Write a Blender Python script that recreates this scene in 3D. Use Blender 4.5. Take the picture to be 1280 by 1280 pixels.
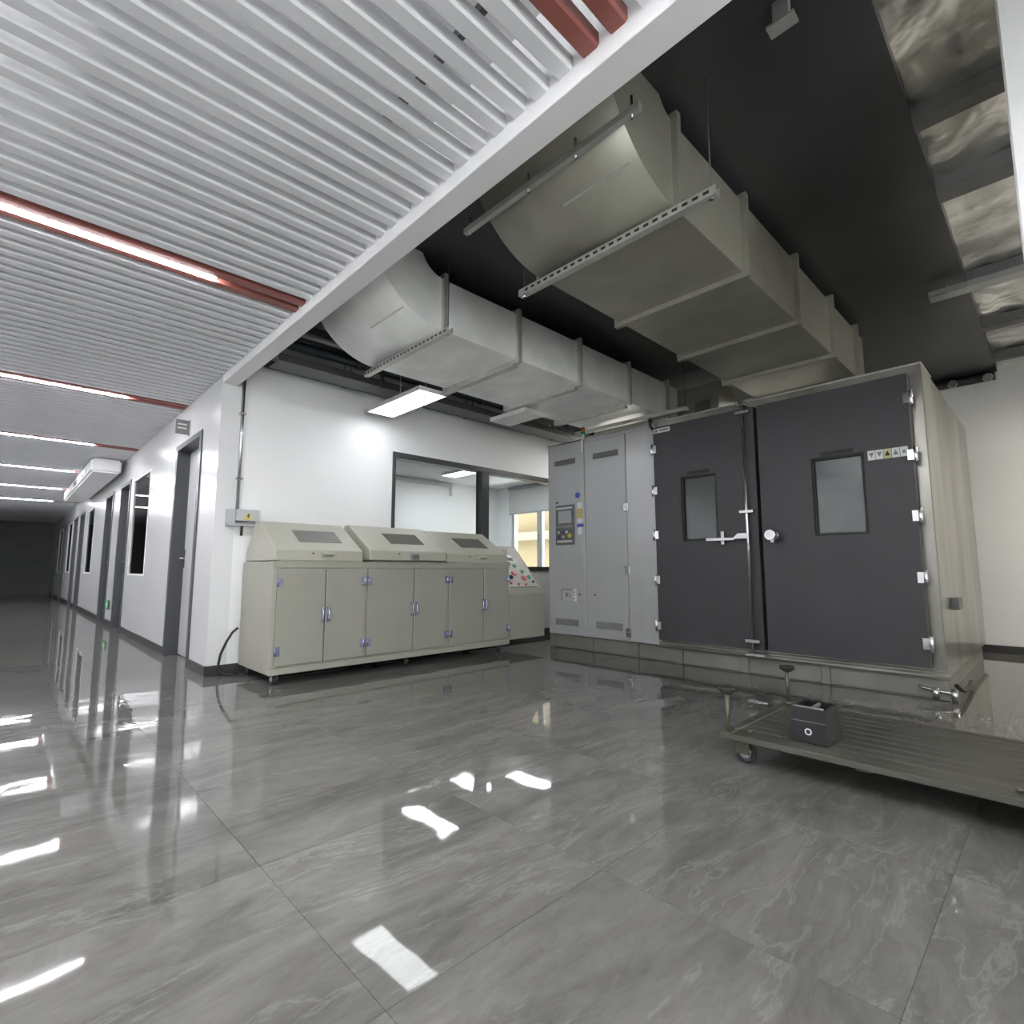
import bpy, bmesh, math, random
from mathutils import Vector, Matrix
random.seed(7)
for o in list(bpy.data.objects): bpy.data.objects.remove(o, do_unlink=True)
S = bpy.context.scene
COL = S.collection
PI = math.pi

# ------------------------------------------------------------------ camera
F_PX, EYE = 659.0, 0.9
pitch = math.atan(72 / F_PX)
yaw = math.atan(637 * math.cos(pitch) / F_PX)
cam = bpy.data.cameras.new('camera'); cam.sensor_width = 36; cam.lens = 36 * F_PX / 1280
cam.clip_start = 0.02
co = bpy.data.objects.new('camera', cam); COL.objects.link(co)
fw = Vector((math.sin(yaw)*math.cos(pitch), math.cos(yaw)*math.cos(pitch), math.sin(pitch)))
rt = Vector((math.cos(yaw), -math.sin(yaw), 0)); upv = rt.cross(fw)
m = Matrix((rt, upv, -fw)).transposed().to_4x4(); m.translation = (0, 0, EYE)
co.matrix_world = m
S.camera = co

# ------------------------------------------------------------------ world, exposure
w = bpy.data.worlds.new('world'); S.world = w; w.use_nodes = True
w.node_tree.nodes['Background'].inputs[0].default_value = (0.96, 0.96, 0.95, 1)
w.node_tree.nodes['Background'].inputs[1].default_value = 3.2
S.view_settings.view_transform = 'Standard'; S.view_settings.look = 'None'
S.view_settings.gamma = 1; S.view_settings.use_curve_mapping = False
S.view_settings.exposure = 2.05
STRIP_W, PANEL_W, OFFICE_W, PLENUM_FILL_W, AISLE_FILL_W = 37.0, 2.2, 5.2, 25.0, 19.0   # lamp strengths; the plenum and aisle lamps are added fill

# ------------------------------------------------------------------ materials
MATS = {}
def mat(name, col, rough=0.5, metal=0.0, var=0.0, vscale=3.0, bump=0.0, bscale=40.0, emit=None, spec=0.5, stretch=None, coat=0.0):
    M = bpy.data.materials.new(name); M.use_nodes = True; MATS[name] = M
    nt = M.node_tree; b = nt.nodes['Principled BSDF']
    c = (*col, 1)
    b.inputs['Base Color'].default_value = c
    b.inputs['Roughness'].default_value = rough
    b.inputs['Metallic'].default_value = metal
    b.inputs['Specular IOR Level'].default_value = spec
    b.inputs['Coat Weight'].default_value = coat
    if var or bump:
        tc = nt.nodes.new('ShaderNodeTexCoord'); mp = nt.nodes.new('ShaderNodeMapping')
        nt.links.new(tc.outputs['Object'], mp.inputs[0])
        if stretch: mp.inputs['Scale'].default_value = stretch
    if var:
        n = nt.nodes.new('ShaderNodeTexNoise'); n.inputs['Scale'].default_value = vscale; n.inputs['Detail'].default_value = 5
        nt.links.new(mp.outputs[0], n.inputs[0])
        r = nt.nodes.new('ShaderNodeValToRGB')
        r.color_ramp.elements[0].position = 0.3; r.color_ramp.elements[1].position = 0.7
        r.color_ramp.elements[0].color = (*[x*(1-var) for x in col], 1)
        r.color_ramp.elements[1].color = (*[min(1, x*(1+var)) for x in col], 1)
        nt.links.new(n.outputs[0], r.inputs[0]); nt.links.new(r.outputs[0], b.inputs['Base Color'])
    if bump:
        n2 = nt.nodes.new('ShaderNodeTexNoise'); n2.inputs['Scale'].default_value = bscale; n2.inputs['Detail'].default_value = 3
        nt.links.new(mp.outputs[0], n2.inputs[0])
        bp = nt.nodes.new('ShaderNodeBump'); bp.inputs['Distance'].default_value = bump; bp.inputs['Strength'].default_value = 1
        nt.links.new(n2.outputs[0], bp.inputs['Height']); nt.links.new(bp.outputs[0], b.inputs['Normal'])
    if emit:
        b.inputs['Emission Color'].default_value = (*emit[0], 1); b.inputs['Emission Strength'].default_value = emit[1]
    return M

def glass(name, tint, refl=0.12, rough=0.01):
    M = bpy.data.materials.new(name); M.use_nodes = True; MATS[name] = M
    nt = M.node_tree; nt.nodes.clear()
    out = nt.nodes.new('ShaderNodeOutputMaterial'); mx = nt.nodes.new('ShaderNodeMixShader')
    t = nt.nodes.new('ShaderNodeBsdfTransparent'); t.inputs[0].default_value = (*tint, 1)
    g = nt.nodes.new('ShaderNodeBsdfGlossy'); g.inputs['Roughness'].default_value = rough
    lw = nt.nodes.new('ShaderNodeLayerWeight'); lw.inputs['Blend'].default_value = refl
    nt.links.new(lw.outputs['Fresnel'], mx.inputs[0]); nt.links.new(t.outputs[0], mx.inputs[1]); nt.links.new(g.outputs[0], mx.inputs[2])
    nt.links.new(mx.outputs[0], out.inputs[0]); return M

def tile_mat():
    M = bpy.data.materials.new('marble_tile'); M.use_nodes = True; MATS['marble_tile'] = M
    nt = M.node_tree; N = nt.nodes; L = nt.links; b = N['Principled BSDF']
    tc = N.new('ShaderNodeTexCoord'); oi = N.new('ShaderNodeObjectInfo')
    ge = N.new('ShaderNodeNewGeometry')
    # every tile shows its own piece of stone: shift the pattern by the tile's random number
    mul = N.new('ShaderNodeMath'); mul.operation = 'MULTIPLY'; mul.inputs[1].default_value = 40
    L.new(oi.outputs['Random'], mul.inputs[0])
    cb = N.new('ShaderNodeCombineXYZ'); L.new(mul.outputs[0], cb.inputs[2]); L.new(mul.outputs[0], cb.inputs[0])
    ad = N.new('ShaderNodeVectorMath'); L.new(ge.outputs['Position'], ad.inputs[0]); L.new(cb.outputs[0], ad.inputs[1])
    mp = N.new('ShaderNodeMapping'); mp.inputs['Rotation'].default_value = (0, 0, 0.5); mp.inputs['Scale'].default_value = (.8, 2.6, 1)
    L.new(ad.outputs[0], mp.inputs[0])
    warp = N.new('ShaderNodeTexNoise'); warp.inputs['Scale'].default_value = 1.1; warp.inputs['Detail'].default_value = 4; warp.inputs['Roughness'].default_value = .5
    L.new(mp.outputs[0], warp.inputs[0])
    wmx = N.new('ShaderNodeVectorMath'); wmx.operation = 'MULTIPLY_ADD'; wmx.inputs[1].default_value = (.9, .9, .9)
    L.new(warp.outputs['Color'], wmx.inputs[0]); L.new(mp.outputs[0], wmx.inputs[2])
    cl = N.new('ShaderNodeTexNoise'); cl.inputs['Scale'].default_value = 2.2; cl.inputs['Detail'].default_value = 10; cl.inputs['Roughness'].default_value = .74
    L.new(wmx.outputs[0], cl.inputs[0])
    cr = N.new('ShaderNodeValToRGB'); cr.color_ramp.elements[0].position = .32; cr.color_ramp.elements[1].position = .72
    cr.color_ramp.elements[0].color = (.092, .09, .084, 1); cr.color_ramp.elements[1].color = (.20, .195, .182, 1)
    L.new(cl.outputs[0], cr.inputs[0])
    vn = N.new('ShaderNodeTexNoise'); vn.inputs['Scale'].default_value = 1.5; vn.inputs['Detail'].default_value = 9; vn.inputs['Roughness'].default_value = .62
    vm = N.new('ShaderNodeVectorMath'); vm.operation = 'MULTIPLY'; vm.inputs[1].default_value = (.6, 1, 1); L.new(wmx.outputs[0], vm.inputs[0]); L.new(vm.outputs[0], vn.inputs[0])
    sb = N.new('ShaderNodeMath'); sb.operation = 'SUBTRACT'; sb.inputs[1].default_value = .5; L.new(vn.outputs[0], sb.inputs[0])
    ab = N.new('ShaderNodeMath'); ab.operation = 'ABSOLUTE'; L.new(sb.outputs[0], ab.inputs[0])
    vr = N.new('ShaderNodeValToRGB'); vr.color_ramp.elements[0].position = 0; vr.color_ramp.elements[0].color = (.22, .22, .22, 1)
    vr.color_ramp.elements[1].position = .012; vr.color_ramp.elements[1].color = (0, 0, 0, 1)
    L.new(ab.outputs[0], vr.inputs[0])
    mx = N.new('ShaderNodeMixRGB'); mx.inputs[2].default_value = (.34, .335, .32, 1)
    L.new(vr.outputs[0], mx.inputs[0]); L.new(cr.outputs[0], mx.inputs[1]); L.new(mx.outputs[0], b.inputs['Base Color'])
    b.inputs['Roughness'].default_value = .07; b.inputs['Specular IOR Level'].default_value = .42
    rr = N.new('ShaderNodeMapRange'); rr.inputs[3].default_value = .015; rr.inputs[4].default_value = .05
    L.new(cl.outputs[0], rr.inputs[0]); L.new(rr.outputs[0], b.inputs['Roughness'])
    # slight waviness of the polished surface
    wv = N.new('ShaderNodeTexNoise'); wv.inputs['Scale'].default_value = 4.0; wv.inputs['Detail'].default_value = 1
    L.new(ge.outputs['Position'], wv.inputs[0])
    bp = N.new('ShaderNodeBump'); bp.inputs['Strength'].default_value = 1; bp.inputs['Distance'].default_value = .0012
    L.new(wv.outputs[0], bp.inputs['Height']); L.new(bp.outputs[0], b.inputs['Normal'])
    return M

tile_mat()
mat('grout', (.09, .09, .088), .8, var=.1, vscale=8)
mat('white_wall', (.85, .85, .855), .6, var=.02, vscale=1.5, bump=.0004, bscale=60)
mat('panel_wall', (.72, .725, .73), .22, var=.02, vscale=1.2, bump=.0006, bscale=2.0)
mat('beam_paint', (.78, .78, .785), .6, var=.02)
mat('dark_wall', (.2, .2, .2), .7, var=.1)
mat('skirting', (.035, .035, .037), .35, var=.1)
mat('black_ceiling', (.045, .046, .048), .38, var=.3, vscale=1.2)
mat('plenum_white', (.75, .75, .75), .8, var=.03)
mat('slat_grey', (.70, .705, .725), .45, var=.02)
mat('slat_red', (.27, .085, .07), .45, var=.08)
mat('rail_dark', (.08, .08, .085), .4, var=.1)
mat('dark_frame', (.06, .062, .068), .35, var=.05)
mat('door_leaf', (.62, .63, .64), .3, var=.02)
mat('steel', (.62, .62, .62), .22, 1.0, var=.06, vscale=20)
mat('chrome', (.8, .8, .82), .12, 1.0, var=.03, vscale=20)
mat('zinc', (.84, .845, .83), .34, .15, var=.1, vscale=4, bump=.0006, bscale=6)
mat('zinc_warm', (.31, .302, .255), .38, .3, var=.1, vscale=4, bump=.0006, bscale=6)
mat('zinc_trim', (.55, .55, .52), .42, .6, var=.1, vscale=14)
mat('foil', (.74, .73, .69), .30, .9, var=.35, vscale=2.2, bump=.05, bscale=3.2)
mat('foil_beam', (.16, .16, .16), .5, .3, var=.2)
mat('beige', (.36, .355, .30), .38, var=.035, vscale=3)
mat('beige_door', (.33, .327, .282), .36, var=.035, vscale=3)
mat('lid_beige', (.44, .435, .365), .4, var=.03, vscale=3)
mat('lid_glass', (.16, .15, .135), .12, var=.1)
mat('blue_hinge', (.42, .44, .66), .25, .75, var=.1, vscale=30)
mat('rubber', (.02, .02, .02), .6, var=.2, vscale=20)
mat('cable', (.015, .015, .016), .45, var=.1, vscale=20)
mat('cab_grey', (.47, .475, .485), .36, .25, var=.03, vscale=2, stretch=(3, 3, .4))
mat('cab_panel', (.52, .525, .535), .30, .35, var=.03, vscale=2, stretch=(3, 3, .4))
mat('chamber_door', (.052, .051, .056), .45, var=.08, vscale=2)
mat('chamber_body', (.36, .355, .32), .30, .85, var=.3, vscale=3, bump=.0008, bscale=4, stretch=(1, 1, .35))
mat('skirt', (.25, .25, .225), .42, .4, var=.12, vscale=4)
mat('gasket', (.012, .012, .013), .55, var=.2)
mat('door_glass', (.06, .075, .07), .04, var=.15, vscale=3, spec=.9, coat=1)
mat('louver_grey', (.22, .22, .22), .45, var=.08)
mat('vent_dark', (.14, .14, .14), .5, var=.1)
mat('screen_bezel', (.12, .125, .13), .35, var=.08)
mat('screen', (.42, .43, .45), .15, var=.06)
mat('key_dark', (.06, .065, .07), .4, var=.1)
mat('key_light', (.55, .55, .53), .4, var=.1)
mat('yellow', (.60, .42, .05), .5, var=.08)
mat('sticker_yellow', (.60, .48, .12), .5, var=.06)
mat('pale_yellow', (.58, .54, .30), .5, var=.06)
mat('blue_sticker', (.06, .10, .42), .45, var=.06)
mat('paper', (.72, .73, .74), .6, var=.03)
mat('ink', (.02, .02, .02), .6, var=.1)
mat('grey_ink', (.22, .22, .22), .6, var=.1)
mat('red_button', (.66, .12, .15), .35, var=.08)
mat('green_button', (.09, .42, .25), .35, var=.08)
mat('console_face', (.58, .56, .51), .4, var=.04)
mat('tower_red', (.45, .06, .04), .25, var=.1)
mat('tower_amber', (.5, .22, .03), .25, var=.1)
mat('tower_green', (.04, .28, .10), .25, var=.1)
mat('exit_green', (.02, .35, .10), .4, var=.1, emit=((.05, .8, .25), .06))
mat('plank', (.085, .083, .07), .42, .15, var=.28, vscale=5, stretch=(3, .6, 3), bump=.0012, bscale=25)
mat('cart_steel', (.12, .12, .085), .42, .5, var=.25, vscale=9)
mat('bin_black', (.014, .014, .015), .4, var=.2)
mat('bin_grey', (.17, .17, .16), .5, var=.1)
mat('pipe_dark', (.07, .085, .10), .35, .3, var=.25, vscale=3)
mat('pipe_light', (.34, .35, .34), .3, .6, var=.12, vscale=4)
mat('box_grey', (.48, .49, .5), .4, var=.04)
mat('blind', (.62, .62, .62), .8, var=.03)
mat('wood_sill', (.16, .08, .055), .4, var=.2, vscale=6)
mat('alu', (.42, .43, .44), .35, .5, var=.05)
mat('facade', (.13, .098, .05), .8, var=.06, vscale=.8)
mat('facade_trim', (.16, .135, .09), .8, var=.05)
mat('lamp_body', (.6, .6, .6), .4, var=.03)
mat('lamp_off', (.55, .57, .57), .25, var=.04)
mat('led_strip', (.9, .9, .9), .5, var=.01, emit=((.93, .96, 1), STRIP_W))
mat('led_panel', (.9, .9, .9), .5, var=.01, emit=((.94, .97, 1), PANEL_W))
mat('led_office', (.9, .9, .9), .5, var=.01, emit=((.95, .98, 1), OFFICE_W))
mat('led_plenum_fill', (.9, .9, .9), .5, var=.01, emit=((.96, .98, 1), PLENUM_FILL_W))
mat('led_aisle_fill', (.9, .9, .9), .5, var=.01, emit=((1, .93, .80), AISLE_FILL_W))
mat('led_roof', (.9, .9, .9), .5, var=.01, emit=((1, .98, .93), 2.2))
mat('led_roof_wall', (.9, .9, .9), .5, var=.01, emit=((1, .98, .94), 8.0))
glass('clear_glass', (.93, .95, .95), .10)
glass('dark_glass', (.25, .26, .26), .22)

# ------------------------------------------------------------------ helpers
class MB:
    def __init__(s): s.v = []; s.f = []; s.sm = set()
    def add(s, vs, fs, smooth=False):
        k = len(s.v); s.v += [Vector(p) for p in vs]
        for f in fs:
            if smooth: s.sm.add(len(s.f))
            s.f.append([k+i for i in f])
        return s
    def box(s, x0, x1, y0, y1, z0, z1):
        if x0 > x1: x0, x1 = x1, x0
        if y0 > y1: y0, y1 = y1, y0
        if z0 > z1: z0, z1 = z1, z0
        return s.add([(x0,y0,z0),(x1,y0,z0),(x1,y1,z0),(x0,y1,z0),(x0,y0,z1),(x1,y0,z1),(x1,y1,z1),(x0,y1,z1)],
            [(0,3,2,1),(4,5,6,7),(0,1,5,4),(1,2,6,5),(2,3,7,6),(3,0,4,7)])
    def prism(s, pts, axis, a0, a1, smooth=False):
        # pts: closed outline in the two axes left over (order x,y,z), extruded along axis
        def P(p, a):
            if axis == 'x': return (a, p[0], p[1])
            if axis == 'y': return (p[0], a, p[1])
            return (p[0], p[1], a)
        n = len(pts)
        area = sum(pts[i][0]*pts[(i+1)%n][1]-pts[(i+1)%n][0]*pts[i][1] for i in range(n))
        if (area < 0) != (axis == 'y'): pts = pts[::-1]
        if a0 > a1: a0, a1 = a1, a0
        vs = [P(p, a0) for p in pts] + [P(p, a1) for p in pts]
        s.add(vs, [tuple(range(n))[::-1], tuple(range(n, 2*n))])
        k = len(s.v) - 2*n
        for i in range(n):
            j = (i+1) % n
            if smooth: s.sm.add(len(s.f))
            s.f.append([k+i, k+j, k+n+j, k+n+i])
        return s
    def cyl(s, p0, p1, r, n=16, r1=None):
        p0, p1 = Vector(p0), Vector(p1); d = (p1-p0).normalized()
        a = d.orthogonal().normalized(); b = d.cross(a); r1 = r if r1 is None else r1
        ring = [(math.cos(2*PI*i/n), math.sin(2*PI*i/n)) for i in range(n)]
        vs = [p0+(a*c+b*q)*r for c, q in ring] + [p1+(a*c+b*q)*r1 for c, q in ring]
        s.add(vs, [tuple(range(n))[::-1], tuple(range(n, 2*n))]); k = len(s.v)-2*n
        for i in range(n):
            j = (i+1) % n; s.sm.add(len(s.f)); s.f.append([k+i, k+j, k+n+j, k+n+i])
        return s
    def tube(s, path, r, n=10):
        path = [Vector(p) for p in path]; rings = []; a = None
        for i, p in enumerate(path):
            d = (path[min(i+1, len(path)-1)] - path[max(i-1, 0)]).normalized()
            a = d.orthogonal().normalized() if a is None else (a - d*a.dot(d)).normalized()
            b = d.cross(a); rings.append([p+(a*math.cos(2*PI*t/n)+b*math.sin(2*PI*t/n))*r for t in range(n)])
        k = len(s.v)
        for R in rings: s.v += R
        s.f.append([k+i for i in range(n)][::-1]); s.f.append([k+n*(len(path)-1)+i for i in range(n)])
        for q in range(len(path)-1):
            for i in range(n):
                j = (i+1) % n; s.sm.add(len(s.f)); s.f.append([k+q*n+i, k+q*n+j, k+(q+1)*n+j, k+(q+1)*n+i])
        return s
    def torus(s, c, ax, R, r, n=24, k=8):
        c = Vector(c); ax = Vector(ax).normalized(); a = ax.orthogonal().normalized(); b = ax.cross(a); base = len(s.v)
        for i in range(n):
            t = 2*PI*i/n; d = a*math.cos(t)+b*math.sin(t)
            for j in range(k):
                u = 2*PI*j/k; s.v.append(c + d*(R+r*math.cos(u)) + ax*(r*math.sin(u)))
        for i in range(n):
            for j in range(k):
                s.sm.add(len(s.f)); i2 = (i+1) % n; j2 = (j+1) % k
                s.f.append([base+i*k+j, base+i2*k+j, base+i2*k+j2, base+i*k+j2])
        return s
    def mesh(s, name, origin=(0,0,0), bevel=0, seg=1):
        o = Vector(origin); me = bpy.data.meshes.new(name)
        me.from_pydata([tuple(p-o) for p in s.v], [], s.f)
        for i in s.sm: me.polygons[i].use_smooth = True
        if bevel:
            bm = bmesh.new(); bm.from_mesh(me)
            es = [e for e in bm.edges if len(e.link_faces) == 2 and e.calc_face_angle(0) > .6]
            bmesh.ops.bevel(bm, geom=es, offset=bevel, segments=seg, affect='EDGES', clamp_overlap=True)
            bm.to_mesh(me); bm.free()
        return me
    def build(s, name, material, parent=None, bevel=0, seg=1, origin=None):
        org = ORG.get(parent.name, (0,0,0)) if parent else (origin or (0,0,0))
        me = s.mesh(name, org, bevel, seg); me.materials.append(MATS[material])
        ob = bpy.data.objects.new(name, me); COL.objects.link(ob)
        if parent: ob.parent = parent
        elif origin: ob.location = origin
        ORG[ob.name] = Vector(org)
        return ob
ORG = {}
def tag(o, label, cat, group=None):
    o['label'] = label; o['category'] = cat
    if group: o['group'] = group
    return o
def thing(name, loc, label, cat, group=None):
    o = bpy.data.objects.new(name, None); COL.objects.link(o); o.location = loc; o.empty_display_size = .1
    ORG[o.name] = Vector(loc); return tag(o, label, cat, group)
def struct(name, mb, material, label=None, bevel=0):
    o = mb.build(name, material, None, bevel); o['kind'] = 'structure'
    if label: o['label'] = label
    return o
def struct_empty(name, loc, label=None):
    o = bpy.data.objects.new(name, None); COL.objects.link(o); o.location = loc; ORG[o.name] = Vector(loc); o['kind'] = 'structure'
    if label: o['label'] = label
    return o
def copy_tree(o, parent=None):
    c = o.copy(); COL.objects.link(c); c.parent = parent
    for ch in o.children: copy_tree(ch, c)
    return c
def text(name, s, size, mtx, material, parent, extrude=.0006):
    cu = bpy.data.curves.new(name, 'FONT'); cu.body = s; cu.size = size; cu.extrude = extrude
    cu.align_x = 'CENTER'; cu.align_y = 'CENTER'
    t = bpy.data.objects.new(name, cu); COL.objects.link(t)
    bpy.context.view_layer.update()
    me = bpy.data.meshes.new_from_object(t.evaluated_get(bpy.context.evaluated_depsgraph_get()))
    bpy.data.objects.remove(t, do_unlink=True)
    me.transform(mtx); me.transform(Matrix.Translation(-ORG.get(parent.name, Vector((0,0,0)))))
    me.materials.clear(); me.materials.append(MATS[material])
    ob = bpy.data.objects.new(name, me); COL.objects.link(ob); ob.parent = parent; ORG[ob.name] = ORG.get(parent.name)
    return ob
def facing_minus_x(x, y, z): # text plane seen from -x: text right = -y, text up = +z
    M_ = Matrix(((0,0,-1),(-1,0,0),(0,1,0))).to_4x4(); M_.translation = (x, y, z); return M_
def facing_minus_y(x, y, z):
    M_ = Matrix(((1,0,0),(0,0,-1),(0,1,0))).to_4x4(); M_.translation = (x, y, z); return M_
def arc(cx, cz, r, a0, a1, n):
    return [(cx+r*math.cos(math.radians(a0+(a1-a0)*i/n)), cz+r*math.sin(math.radians(a0+(a1-a0)*i/n))) for i in range(n+1)]

# ------------------------------------------------------------------ main dimensions (metres)
XC = 1.30      # corridor wall face, also the beam's corridor side
YB = 5.10      # wall behind the beige machine
XR = 7.85      # outer wall
ZC = 3.10      # black ceiling
XL = -1.55     # far side of the corridor
YF, YE = -3.6, 26.0
WT = .12

# ------------------------------------------------------------------ floor of marble tiles
floor = struct('floor', MB().box(XL-.2, XR+.2, YF-.2, YE+.2, -.12, -.004), 'grout', 'polished grey marble tile floor')
TP, TX0, TY0 = .737, .635, 1.035
tile_me = MB().box(-TP/2+.0007, TP/2-.0007, -TP/2+.0007, TP/2-.0007, -.0035, 0).mesh('tile'); tile_me.materials.append(MATS['marble_tile'])
near, rest = [], []
for i in range(-3, 10):
    for j in range(-7, 34):
        x, y = TX0+TP*(i+.5), TY0+TP*(j+.5)
        if not (XL-.3 < x < XR+.3 and YF-.3 < y < YE+.3): continue
        v = Vector((x, y, -EYE)); d = v.dot(fw)
        inview = d > .3 and abs(v.dot(rt)/d) < 1.15 and -v.dot(upv)/d < 1.15 and y < 12
        (near if inview else rest).append((v.length, x, y))
near.sort(); rest += near[280:]; near = near[:280]
for k, (d, x, y) in enumerate(near):
    o = bpy.data.objects.new('tile', tile_me); COL.objects.link(o); o.parent = floor; o.location = (x, y, 0)
    o.rotation_euler = (random.gauss(0, .0007), random.gauss(0, .0007), 0)
tb = MB()
for d, x, y in rest: tb.box(x-TP/2+.0007, x+TP/2-.0007, y-TP/2+.0007, y+TP/2-.0007, -.0035, 0)
to = tb.build('tile', 'marble_tile', floor); to['kind'] = 'stuff'

# ------------------------------------------------------------------ walls
def wall_x(name, x0, x1, y0, y1, z1, openings, material, label):
    b = MB(); y = y0
    for (a, c, zb, zt) in sorted(openings):
        b.box(x0, x1, y, a, 0, z1)
        if zb > 0: b.box(x0, x1, a, c, 0, zb)
        b.box(x0, x1, a, c, zt, z1); y = c
    b.box(x0, x1, y, y1, 0, z1); return struct(name, b, material, label)
DOORS = [(5.70, 6.66), (9.62, 10.45), (11.30, 12.15), (15.75, 16.6), (17.3, 18.15), (20.6, 21.45), (23.4, 24.25)]
WINS = [(8.12, 9.32), (13.85, 15.05), (18.7, 19.9), (21.9, 23.1)]
ops = [(a, b, 0, 2.22) for a, b in DOORS] + [(a, b, .82, 2.20) for a, b in WINS]
wall_x('wall_corridor', XC, XC+.16, YB, YE, 2.98, ops, 'panel_wall', 'white wall panels along the corridor with dark doors and windows')
WX0, WX1, WZ0, WZ1 = 3.05, 6.9, .88, 2.215
wb = MB().box(XC+.16, WX0, YB, YB+WT, 0, ZC).box(WX1, XR, YB, YB+WT, 0, ZC).box(WX0, WX1, YB, YB+WT, 0, WZ0).box(WX0, WX1, YB, YB+WT, WZ1, ZC)
struct('wall_back', wb, 'white_wall', 'white wall behind the beige machine')
OW = (6.75, 8.20, .88, 2.42)
wall_x('wall_right', XR, XR+.2, YF, YE, ZC+.1, [OW], 'white_wall', 'white outer wall beyond the test chamber')
struct('wall_left', MB().box(XL-.1, XL, YF, YE, 0, 2.98), 'white_wall', 'far side wall of the corridor')
GX0, GX1, GZ0, GZ1 = -1.35, 1.2, .25, 2.5
struct('wall_front', MB().box(XL-.1, GX0, YF-.1, YF, 0, ZC+.1).box(GX1, XR+.2, YF-.1, YF, 0, ZC+.1).box(GX0, GX1, YF-.1, YF, 0, GZ0).box(GX0, GX1, YF-.1, YF, GZ1, ZC+.1), 'white_wall', 'wall behind the camera with the added glazing')
gd = struct_empty('window_7', ((GX0+GX1)/2, YF, GZ0), 'unseen glazing added behind the camera for fill daylight')  # added opening, out of view: daylight fill for surfaces facing the camera
xs_ = [GX0+(GX1-GX0)*i/3 for i in range(4)]
MB().box(GX0, GX1, YF-.08, YF+.01, GZ0, GZ0+.05).box(GX0, GX1, YF-.08, YF+.01, GZ1-.05, GZ1).build('window_frame', 'dark_frame', gd)
for x in xs_: MB().box(max(GX0, x-.03), min(GX1, x+.03), YF-.08, YF+.01, GZ0+.0505, GZ1-.0505).build('mullion', 'dark_frame', gd)
for a, b in zip(xs_[:-1], xs_[1:]): MB().box(a+.031, b-.031, YF-.04, YF-.032, GZ0+.051, GZ1-.051).build('pane', 'clear_glass', gd)
struct('wall_end', MB().box(XL-.1, XR+.2, YE, YE+.1, 0, ZC), 'dark_wall', 'dark end wall of the corridor')
struct('wall_office', MB().box(XC+.16, XR, 8.62, 8.74, 0, 2.9), 'white_wall', 'white far wall of the office behind the glass')
# beam between slat ceiling and open hall
struct('trim_1', MB().box(XC, XC+.125, YF, YB, 2.565, ZC+.05), 'beam_paint', 'long white beam between the slat ceiling and the open hall', bevel=.004)
# skirtings
bb = MB(); y = YB-.008
for a, b in DOORS: bb.box(XC-.012, XC, y, a-.05, 0, .085); y = b+.05
bb.box(XC-.012, XC, y, YE, 0, .085)
struct('baseboard_corridor', bb, 'skirting', 'black skirting along the corridor wall')
struct('baseboard_back', MB().box(XC-.012, XR, YB-.012, YB, 0, .085), 'skirting', 'black skirting below the white wall behind the machine')
struct('baseboard_right', MB().box(XR-.012, XR, YF, YB-.012, 0, .085), 'skirting', 'black skirting along the outer wall')

# ------------------------------------------------------------------ ceilings
FY = .345     # edge of the black ceiling
ceil = struct('ceiling', MB().box(XC+.125, XR+.2, FY, YB+.1, ZC, ZC+.12), 'black_ceiling', 'black painted ceiling above the ducts')
foil_mb = MB(); nx, ny = 60, 36
fx0, fx1, fy0, fy1 = XC+.125, XR, YF, FY+.02
vs = [(fx0+(fx1-fx0)*i/nx, fy0+(fy1-fy0)*j/ny, ZC+.07+random.uniform(-.018, .018)) for j in range(ny+1) for i in range(nx+1)]
fs = [(j*(nx+1)+i, (j+1)*(nx+1)+i, (j+1)*(nx+1)+i+1, j*(nx+1)+i+1) for j in range(ny) for i in range(nx)]
foil_mb.add(vs, fs, True); foil_mb.box(fx0, fx1, fy0, fy1, ZC+.11, ZC+.14)
foilc = struct('ceiling_foil', foil_mb, 'foil', 'crumpled silver foil insulation under the roof')
for x, wd in ((3.05, .10), (3.75, .14), (5.15, .2), (6.25, .12), (7.3, .10)):
    MB().box(x, x+wd, YF, FY, ZC-.02, ZC+.07).build('roof_batten', 'foil_beam', foilc)
office_c = struct('ceiling_office', MB().box(XC+.16, XR, YB+WT, 8.62, 2.68, 2.75).box(XC+.16, XR, 8.74, YE, 2.68, 2.75), 'plenum_white', 'plain white ceiling of the office')
roof = struct('roof', MB().box(XL-.3, XR+.3, YF-.2, YE+.2, ZC+.2, ZC+.3), 'dark_wall', 'roof slab')
cc = struct('ceiling_corridor', MB().box(XL, XC, YF, YE, 2.98, 3.04), 'plenum_white', 'ceiling of grey metal slats over the corridor')
SP, SY0 = .1128, 1.082
LAMPS = [-1.0, .913, 3.395, 6.44, 9.26, 12.08, 14.9, 17.72]
SZ = 2.632
def slat_mesh(material):
    wd, h, r = .034, .05, .008
    prof = [(-wd+r, SZ), (wd-r, SZ), (wd, SZ+r), (wd, SZ+h), (-wd, SZ+h), (-wd, SZ+r)]
    me = MB().prism(prof, 'x', XL, XC).mesh('slat'); me.materials.append(MATS[material]); return me
sg, sr = slat_mesh('slat_grey'), slat_mesh('slat_red')
k = -22; ys = []
while SY0+SP*k < 21: ys.append(SY0+SP*k); k += 1
for y in ys:
    red = any(abs(y-l) < SP*.6 for l in LAMPS)
    o = bpy.data.objects.new('slat', sr if red else sg); COL.objects.link(o); o.parent = cc; o.location = (0, y, 0)
fb = MB(); y = ys[-1]+SP
while y < YE: fb.box(XL, XC, y-.034, y+.034, SZ, SZ+.05); y += SP
o = fb.build('slat', 'slat_grey', cc); o['kind'] = 'stuff'
for x in (-.9, .08, .98):
    MB().box(x-.012, x+.012, ys[0]-.05, 21, SZ+.05, SZ+.085).build('carrier_rail', 'rail_dark', cc)

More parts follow.
